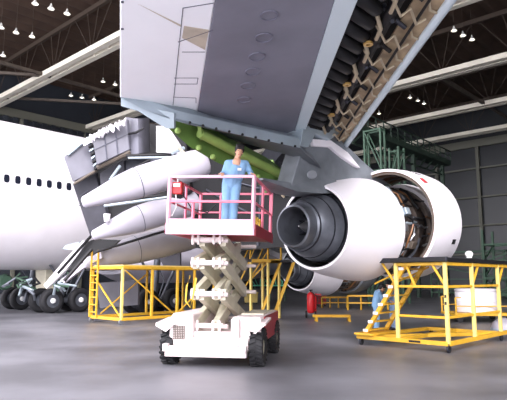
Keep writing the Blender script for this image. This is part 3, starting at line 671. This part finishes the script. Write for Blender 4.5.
def person(label, J, k, face, cloth, grips, group=None):
    """J: joints in metres from the foot point, x right of picture, y away, z up"""
    base = J['base']; t = thing('person', label, 'person', base, group)
    G = {a: base + V(p) for a, p in J.items() if a != 'base'}
    fd = V(face).normalized(); sd = fd.cross(Z).normalized(); up = J.get('up', Z); up = V(up).normalized() if not isinstance(up, V) else up
    b = MB(); hc = G['head']
    fu = (up - fd * up.dot(fd)).normalized(); fs = fd.cross(fu).normalized()
    H = lambda f, s_, u: hc + fd * f * k + fs * s_ * k + fu * u * k
    def ell(c, rs):
        n = 18; m = 10
        b.loft([[c + fs * rs[0] * k * math.sin(PI * i / m) * math.cos(2 * PI * q / n) + fd * rs[1] * k * math.sin(PI * i / m) * math.sin(2 * PI * q / n) + fu * rs[2] * k * math.cos(PI * i / m) for q in range(n)] for i in range(1, m)])
    ell(H(-.01, 0, .03), (.074, .093, .088)); ell(H(.02, 0, -.045), (.058, .068, .068)); ell(H(.055, 0, -.088), (.03, .03, .026))
    b.cap(H(.085, 0, .012), H(.104, 0, -.024), .009 * k, .014 * k, 8)
    for s_ in (-1, 1):
        b.cap(H(-.005, s_ * .074, .02), H(0, s_ * .07, -.025), .016 * k, .01 * k, 8)
        b.cap(H(.078, s_ * .02, .036), H(.07, s_ * .046, .036), .008 * k, .007 * k, 8)
    b.cap(H(.076, -.02, -.06), H(.076, .02, -.06), .009 * k, .009 * k, 8)
    b.cap(hc - fu * .06 * k - fd * .015 * k, G['neck'], .052 * k, .062 * k)
    for L in 'LR':
        b.cap(G['neck'] - Z * .03, G['sh' + L], .055 * k, .052 * k); b.cap(G['sh' + L], G['el' + L], .05 * k, .04 * k); b.cap(G['el' + L], G['wr' + L], .04 * k, .027 * k)
        b.cap(G['hip' + L], G['kn' + L], .085 * k, .056 * k); b.cap(G['kn' + L], G['an' + L], .056 * k, .038 * k); b.cap(G['an' + L] - Z * .02, G['toe' + L], .04 * k, .034 * k)
        b.cap(G['neck'] - Z * .05, G['hip' + L], .1 * k, .1 * k)
        hand(b, G['wr' + L], V(grips[L][0]), V(grips[L][1]), k, grips[L][2], grips[L][3])
    b.cap(G['chest'], G['pelvis'], .13 * k, .12 * k)
    body = obj('body', b, 'skin', t); remesh(body, .0055 * k, 2)
    for s_ in (-1, 1):
        e = MB(); e.ball(H(.084, s_ * .031, .018), .011 * k, 8, (1.2, 1, .6)); obj('eye', e, 'hair', t)
    e = MB(); e.cap(H(.084, -.018, -.06), H(.084, .018, -.06), .004 * k, .004 * k, 6); obj('mouth', e, 'redmark', t)
    h = MB(); b = h
    ell(H(-.025, 0, .058), (.094, .1, .092)); ell(H(-.055, 0, -.01), (.084, .066, .076)); b.cap(H(.068, -.05, .082), H(.078, .04, .078), .032 * k, .028 * k, 8); b.cap(H(.03, -.05, .12), H(.03, .05, .12), .04 * k, .04 * k, 8)
    for s_ in (-1, 1): b.cap(H(.01, s_ * .072, .06), H(.012, s_ * .078, .005), .028 * k, .014 * k, 8)
    ho = obj('hair', h, 'hair', t); remesh(ho, .009, 2)
    c = MB()
    ch, pv = G['chest'], G['pelvis']
    for L in 'LR':
        s_ = G['sh' + L]; hp = G['hip' + L]
        c.cap(G['neck'] - Z * .055, s_, .075 * k, .074 * k); c.cap(s_, G['el' + L], .073 * k, .058 * k); c.cap(G['el' + L], G['el' + L].lerp(G['wr' + L], .88), .058 * k, .044 * k)
        c.cap(s_.lerp(ch, .35), hp.lerp(pv, .2) + Z * .06, .115 * k, .12 * k); c.cap(hp + Z * .03, G['kn' + L], .112 * k, .083 * k); c.cap(G['kn' + L], G['an' + L] + Z * .01, .083 * k, .078 * k)
    c.cap(ch, pv, .15 * k, .14 * k); c.cap(G['neck'] - Z * .03, G['neck'] + Z * .0, .075 * k, .068 * k)
    co = obj('overalls', c, cloth, t); remesh(co, .011, 3)
    pk = MB(); cp = ch + fd * .155 * k + sd * -.07 * k; pk.box(cp, (.075 * k, .015, .05 * k), sd, fd); obj('chest_pocket', pk, 'chalk', t)
    for L in 'LR':
        s_ = MB(); s_.cap(G['an' + L] + V((0, 0, -.045)) * k - (G['toe' + L] - G['an' + L]) * .15, G['toe' + L], .05 * k, .045 * k); so_ = obj('shoe', s_, 'shoe', t); remesh(so_, .01, 2)
    return t
# man on the platform
pb = lf(.33, PW0 + .30, PZ + .105); pb = pc + (lean @ (pb - pc)); k = .98
rl = at(225, 174.5, pb.y - .3); k = 1.02
JR = lf(.27, fw, RT + .035) - pb; JR2 = lf(e1, fw + .35, RT + .03) - pb
Jm = dict(base=pb, head=(.20, -.08, 1.58), neck=(.15, -.03, 1.42), chest=(.12, 0, 1.23), pelvis=(.05, .05, .95),
          shL=(-.03, -.0, 1.365), shR=(.33, .02, 1.36), elL=(-.12, .0, 1.12), elR=(.44, .05, 1.16), wrL=(JR.x - .03, JR.y + .1, JR.z + .04), wrR=(JR2.x - .10, JR2.y - .02, JR2.z + .07),
          hipL=(-.04, .05, .92), hipR=(.14, .05, .92), knL=(-.07, .01, .5), knR=(.10, .02, .5), anL=(-.09, .06, .09), anR=(.08, .07, .09), toeL=(-.12, -.1, .045), toeR=(.10, -.1, .045), up=(.16, 0, 1))
person('person in light blue overalls standing on pink platform holding the rails', Jm, k, (.12, -1, -.12), 'overall',
       dict(L=((.2, -1, -.15), (0, -.2, -1), 1.1, 1), R=((.95, .0, -.35), (0, 0, -1), 1.1, -1)))
# two mechanics beyond the stair stand
wb = onz(378, 333); k2 = .97
Jw = dict(base=wb, head=(.17, -.02, 1.38), neck=(.08, .0, 1.30), chest=(.03, .0, 1.12), pelvis=(-.03, .02, .86),
          shL=(.05, .18, 1.26), shR=(.03, -.18, 1.26), elL=(.20, .16, 1.02), elR=(.16, -.18, 1.0), wrL=(.40, .08, 1.0), wrR=(.38, -.08, .98),
          hipL=(-.03, .1, .86), hipR=(-.03, -.1, .86), knL=(.03, .12, .46), knR=(-.02, -.1, .46), anL=(-.03, .12, .09), anR=(-.06, -.1, .09), toeL=(.14, .13, .045), toeR=(.12, -.12, .045), up=(.3, 0, 1))
person('person in pale blue overalls bending forward left of the stair treads', Jw, k2, (.9, -.1, -.6), 'overall',
       dict(L=((1, -.3, -.2), (0, 0, -1), .7, -1), R=((1, .3, -.2), (0, 0, -1), .7, 1)))
wb2 = onz(394, 330); Jv = dict(Jw); Jv['base'] = wb2
for a, p in list(Jv.items()):
    if a not in ('base', 'up'): Jv[a] = (-p[0] * .8, p[1] + .0, p[2] * 1.08 if p[2] > .3 else p[2])
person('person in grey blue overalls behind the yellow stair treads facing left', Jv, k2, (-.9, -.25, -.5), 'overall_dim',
       dict(L=((-1, -.3, -.2), (0, 0, -1), .7, 1), R=((-1, .3, -.2), (0, 0, -1), .7, -1)))

# ================================================================== YELLOW STAIR STAND (right)
cs, cn = sn(onz(449, 353)); 
st = thing('stair_stand', 'yellow wheeled stair stand with dark deck beside the open engine', 'work stand', F(cs, cn, 0))
DZ = onn(448, 262, cn).z if False else at(448, 261.5, F(cs, cn).y).z
def sbar(name, p, q, w=.075, m='yellow', parent=None, label=None):
    b = MB(); b.bar(F(*p), F(*q), w); return obj(name, b, m, parent or st, bevel=.008, label=label)
n1 = sn(ons(397, 300, cs))[1]; nl = sn(ons(358, 340, cs))[1]; ndl = sn(ons(370, 262, cs))[1]
s2 = sn(onn(473, 300, cn))[0]; s3_ = sn(onn(499, 300, cn))[0]
BZ = .2
for (s, n) in ((cs, cn), (cs, n1), (s2, cn), (s3_, cn)): sbar('post', (s, n, BZ), (s, n, DZ), .085, 'yellow_pale')
for p, q in (((cs, nl, BZ), (cs, cn, BZ)), ((cs, cn, BZ), (s3_, cn, BZ)), ((s3_, cn, BZ), (s3_, nl + .3, BZ)), ((cs, nl, BZ), (s3_, nl + .3, BZ)), ((cs, n1, BZ), (s3_, n1, BZ)), ((cs, nl + .15, BZ), (s3_, cn, BZ))): sbar('base_rail', p, q, .1)
zm = at(425, 286.5, F(cs, (cn + n1) / 2).y).z; zlw = at(425, 316.5, F(cs, (cn + n1) / 2).y).z
for z in (zm, zlw):
    sbar('rail', (cs, n1, z), (cs, cn, z), .06); sbar('rail', (cs, cn, z), (s3_, cn, z), .06)
for p, q in (((cs, n1 - .38, DZ), (cs, n1, zm)), ((cs, n1 + .25, DZ), (cs, n1 + .5, zm)), ((cs, cn - .35, DZ), (cs, cn, zm)), ((s2 + .5, cn, DZ), (s2, cn, zm)), ((s3_ + .5, cn, DZ), (s3_, cn, zm))): sbar('brace', p, q, .05)
b = MB(); b.box(F((cs + 18.6) / 2 - .05, (cn + n1) / 2, DZ + .05), (18.6 - cs + .2, abs(n1 - cn) + .16, .1), D, N); obj('deck', b, 'black', st, bevel=.01, label='dark deck board')
b = MB(); b.bar(F(cs - .08, ndl, DZ + .05), F(cs - .08, cn + .1, DZ + .05), .1, .12); obj('deck_edge', b, 'dark_metal', st, bevel=.01)
b = MB(); b.bar(F(cs + .0, n1, DZ - .05), F(cs, cn, DZ - .05), .08); b.bar(F(cs, cn, DZ - .05), F(18.4, cn, DZ - .05), .08); obj('deck_beam', b, 'yellow', st, bevel=.008)
for (s, n) in ((18.2, cn),): sbar('post', (s, n, BZ), (s, n, DZ), .085, 'yellow_pale')
sbar('base_rail', (s3_, cn, BZ), (18.2, cn, BZ), .1)
# stairs
sA, sB = cs + .1, cs + 1.1; tb, tt = (nl + .18, .3), (n1 + .12, DZ)
tt2 = (n1 + .25, DZ + .0)
for s in (sA, sB): sbar('stringer', (s, tb[0], tb[1]), (s, tt2[0], tt2[1]), .1, 'yellow')
for k in range(8):
    t = (k + .3) / 8; n = tb[0] + (tt2[0] - tb[0]) * t; z = tb[1] + (tt2[1] - tb[1]) * t
    b = MB(); b.box(F((sA + sB) / 2, n, z), (sB - sA, .16, .035), D, N); tr = obj('tread', b, 'yellow', st, bevel=.006)
    b = MB(); b.box(F(sA - .06, n - .02, z + .0), (.03, .13, .07), D, N); obj('tread_end', b, 'chalk', tr)
b = MB(); b.box(F(cs + .5, nl + .25, .28), (1.3, .55, .05), D, N); obj('foot_plate', b, 'yellow', st, bevel=.01)
for s in (sA, sB):
    sbar('handrail', (s, tb[0] + .3, tb[1] + 1.25), (s, tt2[0] + .1, DZ - .1), .04)
for (s, n) in ((cs, nl + .1), (cs, cn), (s3_, cn), (s3_, nl + .4), (18.2, cn)):
    b = MB(); b.tube(F(s, n - .025, .085), F(s, n + .025, .085), .085, n=16); b.bar(F(s, n, .085), F(s, n, BZ), .04); obj('caster', b, 'dark_metal', st)
for (dn, z) in ((0, 1.28), (0, 1.12)): 
    b = MB(); b.box(F(cs - .046, cn + dn, z), (.005, .05, .07), D, N); obj('stencil_mark', b, 'black', st)
b = MB(); b.box(F(cs - .052, n1 + .45, BZ), (.005, .3, .05), D, N); obj('stencil_mark', b, 'black', st)
b = MB(); p = F(s2 - .15, cn + .02, DZ + .12); b.ball(p + Z * .09, .1, 12, (1, 1, .9)); b.tube(p, p + Z * .03, .07)
tag(obj('work_lamp', b, 'lamp_white'), 'small white round lamp standing on dark deck of stair stand', 'lamp')

# ================================================================== LEFT YELLOW STAND
B = onz(121, 325); bs, bn = sn(B); A_n = sn(ons(92, 300, bs))[1]; TZ = at(121, 267.5, B.y).z; c_s = bs + 4.6
ys = thing('work_stand', 'long yellow tube work stand with ladder in front of the main wheels', 'work stand', F(bs, bn, 0))
def ybar(name, p, q, w=.08, m='yellow'):
    b = MB(); b.bar(F(*p), F(*q), w); return obj(name, b, m, ys, bevel=.008)
for k, s in enumerate((bs, bs + 1.35, bs + 2.6, bs + 3.5, c_s)):
    ybar('post', (s, bn, .16), (s, bn, TZ), .09, 'yellow_pale' if k == 0 else 'yellow')
    if k in (0, 2, 4): ybar('post', (s, A_n, .16), (s, A_n, TZ))
for z in (.2, TZ):
    for p, q in (((bs, bn, z), (c_s, bn, z)), ((bs, A_n, z), (c_s, A_n, z)), ((bs, bn, z), (bs, A_n, z)), ((c_s, bn, z), (c_s, A_n, z))): ybar('rail', p, q, .11)
b = MB(); b.box(F((bs + c_s) / 2, (bn + A_n) / 2, TZ + .08), (c_s - bs, abs(bn - A_n), .05), D, N); obj('deck', b, 'yellow_pale', ys)
for p, q in (((bs + .1, bn, TZ - .1), (bs + 2.5, bn, .25)), ((c_s, bn, TZ - .3), (bs + 2.6, bn, .3)), ((bs, A_n + .2, TZ - .4), (bs, bn - .1, .3)), ((bs + 2.6, A_n, TZ - .2), (bs + .4, A_n, .3))): ybar('brace', p, q, .05)
lad = MB(); n_a, n_b = A_n + .02, A_n + .5
for n in (n_a, n_b): lad.bar(F(bs - .1, n, .2), F(bs - .1, n, TZ + .7), .06)
for i in range(8): lad.bar(F(bs - .1, n_a, .4 + i * .28), F(bs - .1, n_b, .4 + i * .28), .04)
obj('ladder', lad, 'yellow', ys, bevel=.006)
for (s, n) in ((bs, bn), (bs, A_n), (c_s, bn), (c_s, A_n)):
    b = MB(); b.tube(F(s, n - .03, .1), F(s, n + .03, .1), .1, n=16); b.bar(F(s, n, .1), F(s, n, .2), .04); obj('caster', b, 'steel', ys)

# ================================================================== LADDER STAND behind the lift
q = onz(268, 320); qs, qn = sn(q); Yq = q.y
ls = thing('ladder_stand', 'yellow ladder stand with handrails right behind the scissor lift', 'work stand', q)
def qb(name, a, c, w=.07, m='yellow', Y0=0, Y1=0):
    b = MB(); b.bar(at(*a, Yq + Y0), at(*c, Yq + Y1), w); return obj(name, b, m, ls, bevel=.006)
def gz(x, y, dY): 
    p = at(x, y, Yq + dY); return p
zt = at(268, 262, Yq).z
for x, dY in ((251, 0), (268, 0), (251, 1.0), (268, 1.0)):
    p = at(x, 262, Yq); p = V((p.x + (dY * .5), p.y + dY, zt)); b = MB(); b.bar(V((p.x, p.y, 0)), p, .09); obj('post', b, 'yellow_pale', ls, bevel=.006)
pA = at(248, 261, Yq); b = MB(); b.box(V((pA.x + .75, Yq + .55, zt + .05)), (1.2, 1.3, .14)); obj('deck', b, 'yellow', ls, bevel=.01)
b = MB(); b.box(V((at(281, 262, Yq).x, Yq + .55, zt + .03)), (.85, 1.3, .1)); obj('deck', b, 'black', ls, bevel=.01, label='dark deck extension')
for dY in (0, 1.0):
    for (x0, x1) in ((281, 259), (294.5, 273)):
        a = at(x0, 263, Yq); c = at(x1, 321, Yq); b = MB(); b.bar(V((a.x, Yq + dY, zt)), V((c.x, Yq + dY, 0)), .08); obj('prop', b, 'yellow', ls, bevel=.006)
for (x0, y0, x1, y1, w) in ((250, 259, 251, 238, .05), (268, 259, 268, 238, .06), (250, 259, 258, 240, .05), (258, 259, 267, 240, .05), (250, 239, 269, 239, .05), (281, 260, 280.5, 222, .06), (297, 262, 295, 250, .05), (244, 258, 251, 244, .05)):
    qb('handrail', (x0, y0), (x1, y1), w)
for (x0, y0, x1, y1) in ((248, 282, 267, 263), (249, 262, 236, 290), (243, 290, 267, 252)): qb('brace', (x0, y0), (x1, y1), .06, 'yellow', .3, .3)
b = MB(); b.box(at(257, 242, Yq + .4), (.22, .15, .3)); obj('signal_light', b, 'chalk', ls, bevel=.03)

# ================================================================== SMALLER THINGS ON THE FLOOR
p = onz(311, 318)
fe = thing('fire_extinguisher', 'red wheeled fire extinguisher standing under the engines', 'fire extinguisher', p)
b = MB(); b.lathe([(.2, .05), (.22, .13), (.3, .17), (.95, .17), (1.05, .12), (1.1, .05)], p, Z, 20); obj('cylinder', b, 'fire_red', fe)
b = MB(); b.tube(p + Z * 1.1, p + Z * 1.2, .03); b.bar(p + Z * 1.18 - D * .1, p + Z * 1.18 + D * .12, .03); obj('valve', b, 'black', fe)
b = MB(); b.bar(p + U * .2 + Z * .1, p + U * .22 + Z * 1.05, .05); b.bar(p + U * .22 + Z * 1.0, p + U * .45 + Z * 1.0, .05); obj('frame', b, 'fire_red', fe)
for sg in (-1, 1):
    b = MB(); b.tube(p + U * (.2 * sg) + Z * .15 - U * .03, p + U * (.2 * sg) + Z * .15 + U * .03, .15, n=18); obj('wheel', b, 'black', fe)
b = MB(); b.path([p + Z * 1.1 + V((.05, -.1, 0)), p + V((.25, -.2, .9)), p + V((.3, -.2, .5)), p + V((.15, -.2, .35))], .02); obj('hose', b, 'black', fe)
a = onz(313, 321); c = onz(350, 321); 
tr = thing('floor_trestle', 'low yellow trestle lying on the floor under the engines', 'trestle', (a + c) / 2)
b = MB(); b.bar(a + Z * .2, c + Z * .2, .32, .1); obj('top_beam', b, 'yellow', tr, bevel=.01)
for t in (.06, .94):
    b = MB(); m_ = a.lerp(c, t); b.prism([m_ + V((0, -.3, 0)), m_ + V((0, .3, 0)), m_ + V((0, .14, .15)), m_ + V((0, -.14, .15))], V((.08, 0, 0))); obj('foot', b, 'yellow', tr)
# yellow bin
p = onz(251, 304); b = MB(); b.prism([p + V((-.42, -.3, .1)), p + V((.42, -.3, .1)), p + V((.46, -.34, .7)), p + V((-.46, -.34, .7))], V((0, .7, 0)))
bi = thing('tool_bin', 'yellow box bin on the far floor left of the ladder stand props', 'bin', p); obj('body', b, 'yellow_pale', bi, bevel=.02)
b = MB(); b.box(p + V((0, .0, .73)), (1.0, .8, .06)); obj('lid', b, 'yellow_pale', bi, bevel=.01)
b = MB()
for sx in (-.35, .35):
    for sy in (-.2, .25): b.tube(p + V((sx - .03, sy, .06)), p + V((sx + .03, sy, .06)), .06)
obj('caster', b, 'black', bi)
# teal rack
p = onz(270, 301); Yt = p.y; tk = thing('cable_rack', 'green rack with tangled bars seen through the ladder stand', 'rack', p)
zt_ = at(270, 285.5, Yt).z
b = MB(); b.bar(V((at(253, 285, Yt).x, Yt, zt_)), V((at(287, 285, Yt).x, Yt, zt_)), .1); obj('shelf', b, 'teal', tk)
for x in (255, 270, 285): b = MB(); X = at(x, 285, Yt).x; b.bar(V((X, Yt, 0)), V((X, Yt, zt_)), .06); obj('leg', b, 'green_steel', tk)
for i in range(12):
    x = 255 + i * 2.6; b = MB(); b.bar(at(x, 285, Yt), at(x + random.uniform(-4, 4), random.uniform(275, 281), Yt), .05); obj('bar', b, 'teal', tk)
# drum on yellow cart behind the stair stand
p = onz(477, 321); 
ct = thing('drum_cart', 'low yellow railed cart carrying the white drum', 'cart', p)
b = MB(); b.box(p + Z * .3, (2.3, 1.7, .1)); obj('bed', b, 'yellow', ct, bevel=.01)
for sx in (-1.1, 1.1):
    for sy in (-.8, .8):
        b = MB(); b.bar(p + V((sx, sy, .3)), p + V((sx, sy, .95)), .05); obj('post', b, 'yellow', ct)
        b = MB(); b.tube(p + V((sx * .85, sy * .9 - .03, .12)), p + V((sx * .85, sy * .9 + .03, .12)), .12, n=16); b.bar(p + V((sx * .85, sy * .9, .12)), p + V((sx * .85, sy * .9, .3)), .05); obj('caster', b, 'black', ct)
for z in (.62, .95):
    for sy in (-.8, .8): b = MB(); b.bar(p + V((-1.1, sy, z)), p + V((-.9 if z > .8 else 1.1, sy, z)), .04); obj('rail', b, 'yellow', ct)
dr = thing('drum', 'large white cylindrical drum sitting on the yellow cart', 'drum', p + Z * .35)
b = MB(); b.lathe([(.0, .70), (.02, .77), (.05, .78), (.78, .78), (.8, .77)], p + Z * .35, Z, 40); obj('shell', b, 'white_paint', dr)
b = MB(); b.lathe([(.8, .77), (.84, .8), (.9, .8), (.93, .72), (.94, .1)], p + Z * .35, Z, 40); obj('lid', b, 'white_paint', dr)
b = MB(); b.lathe([(.4, .775), (.41, .79), (.44, .79), (.45, .775)], p + Z * .35, Z, 40, loop=True); obj('hoop', b, 'chalk', dr)
# grey dome dolly at the right edge
p = onz(505, 330); dd = thing('engine_plug', 'grey domed cover resting on the floor at the right edge', 'cover', p)
b = MB(); b.lathe([(0, .4), (.1, .42), (.25, .36), (.36, .2), (.4, .03)], p, Z, 28); obj('dome', b, 'fairing', dd)
b = MB(); b.lathe([(.0, .4), (.0, .45), (.06, .45), (.06, .4)], p, Z, 28, loop=True); obj('rim', b, 'alu', dd)
# far floor clutter
def barrier(x0, x1, y, h, label, m='yellow'):
    a, c = onz(x0, y), onz(x1, y); t = thing('barrier', label, 'barrier', (a + c) / 2)
    b = MB(); b.bar(a + Z * h, c + Z * h, .1); b.bar(a + Z * h * .5, c + Z * h * .5, .07); obj('rail', b, m, t)
    for f in (0, .33, .66, 1):
        b = MB(); q = a.lerp(c, f); b.bar(q, q + Z * h, .07); obj('leg', b, m, t)
barrier(348, 388, 310, .75, 'low yellow rail barrier on the far floor left of the two mechanics')
barrier(322, 347, 308, .6, 'yellow rail barrier on the far floor below the rear engine')
p = onz(303, 304); b = MB(); b.box(p + Z * .55, (.7, .6, .8)); cab = thing('tool_cabinet', 'red tool cabinet on the far floor right of the fire extinguisher', 'cabinet', onz(321, 306)); 
p = onz(321, 306); b = MB(); b.box(p + Z * .5, (.6, .5, .75)); obj('body', b, 'fire_red', cab, bevel=.02)
for k_ in range(3): b = MB(); b.box(p + V((0, -.26, .3 + .2 * k_)), (.5, .02, .15)); obj('drawer', b, 'red', cab)
b = MB()
for sx in (-.22, .22): b.tube(p + V((sx, -.2, .06)), p + V((sx, .2, .06)), .06)
obj('caster', b, 'black', cab)

# ================================================================== GREEN SCAFFOLDING
def tower(name, label, s0, n0, wd, dp, z0, z1, step, m='green_steel', r=.1, dia=True, base=0):
    t = thing(name, label, 'scaffold', F(s0, n0, 0))
    for s in (s0, s0 + dp):
        for n in (n0, n0 + wd):
            b = MB(); b.bar(F(s, n, 0), F(s, n, z1), r); obj('post', b, m, t)
    z = z0; i = 0
    while z <= z1 + .01:
        b = MB()
        for n in (n0, n0 + wd): b.bar(F(s0, n, z), F(s0 + dp, n, z), r * .8)
        for s in (s0, s0 + dp): b.bar(F(s, n0, z), F(s, n0 + wd, z), r * .8)
        if dia and z + step <= z1 + .01:
            for s in (s0, s0 + dp): b.bar(F(s, n0 + (wd if i % 2 else 0), z), F(s, n0 + (0 if i % 2 else wd), z + step), r * .6)
            b.bar(F(s0, n0, z), F(s0 + dp, n0, z + step), r * .6)
        obj('bracing', b, m, t); z += step; i += 1
    return t
p = at(366, 200, 34); s_, n_ = sn(p); zt1 = at(366, 131, 34).z
tower('scaffold_tower', 'tall slim green scaffold tower rising behind the engine pylon', s_, n_, 1.15, .5, .5, zt1, 2.6, r=.11)
p = at(391, 200, 38); s_, n_ = sn(p); zt2 = at(398, 148, 38).z
tower('scaffold_tower', 'shorter green scaffold tower right of the tall one', s_, n_, .7, .8, .5, zt2, 2.0, r=.13)
# overhead catwalk carried by columns
a = at(352, 126, 42); c = at(440, 158, 62)
zc_ = 13.2
def zfix(x, y, z): return onz(x, y, z)
a = onz(352, 128, zc_); c = onz(444, 164, zc_)
cwk = thing('overhead_catwalk', 'long green overhead catwalk with railings reaching the far wall', 'catwalk', V((a.x, a.y, 0)))
dr_ = (c - a); Lc = dr_.length; dr_.normalize(); sd_ = dr_.cross(Z)
b = MB(); b.bar(a, c, 1.4, .5); obj('walkway', b, 'catwalk_green', cwk)
for sg in (-.7, .7):
    b = MB(); b.bar(a + sd_ * sg + Z * 1.2, c + sd_ * sg + Z * 1.2, .09); b.bar(a + sd_ * sg + Z * .7, c + sd_ * sg + Z * .7, .06)
    for i in range(15): q_ = a.lerp(c, i / 14) + sd_ * sg; b.bar(q_, q_ + Z * 1.2, .08)
    obj('railing', b, 'catwalk_green', cwk)
for f_ in (.6, .97):
    b = MB(); q_ = a.lerp(c, f_); b.bar(V((q_.x, q_.y, 0)), q_, .3); obj('column', b, 'catwalk_green', cwk)
for i in range(12):
    b = MB(); q_ = a.lerp(c, i / 12); q2 = a.lerp(c, (i + 1) / 12); b.bar(q_ - Z * 1.2, q2 - Z * .2, .12); b.bar(q_ - Z * 1.2, q2 - Z * 1.2, .12); obj('truss_bracing', b, 'catwalk_green', cwk)
# low dock at right edge
p = onz(486, 300); s_, n_ = sn(p); zd = at(486, 230, p.y).z
tower('tail_dock', 'pale green scaffold dock standing at the right edge behind the drum', s_, n_, 4.2, 2.2, .4, zd, zd / 4.2, r=.17)
p = onz(432, 297); s_, n_ = sn(p)
tw = tower('low_dock', 'long low green scaffold dock behind the open engine cowl', s_, n_, 6.5, 1.5, .4, at(440, 252, p.y).z, 1.2, r=.11)
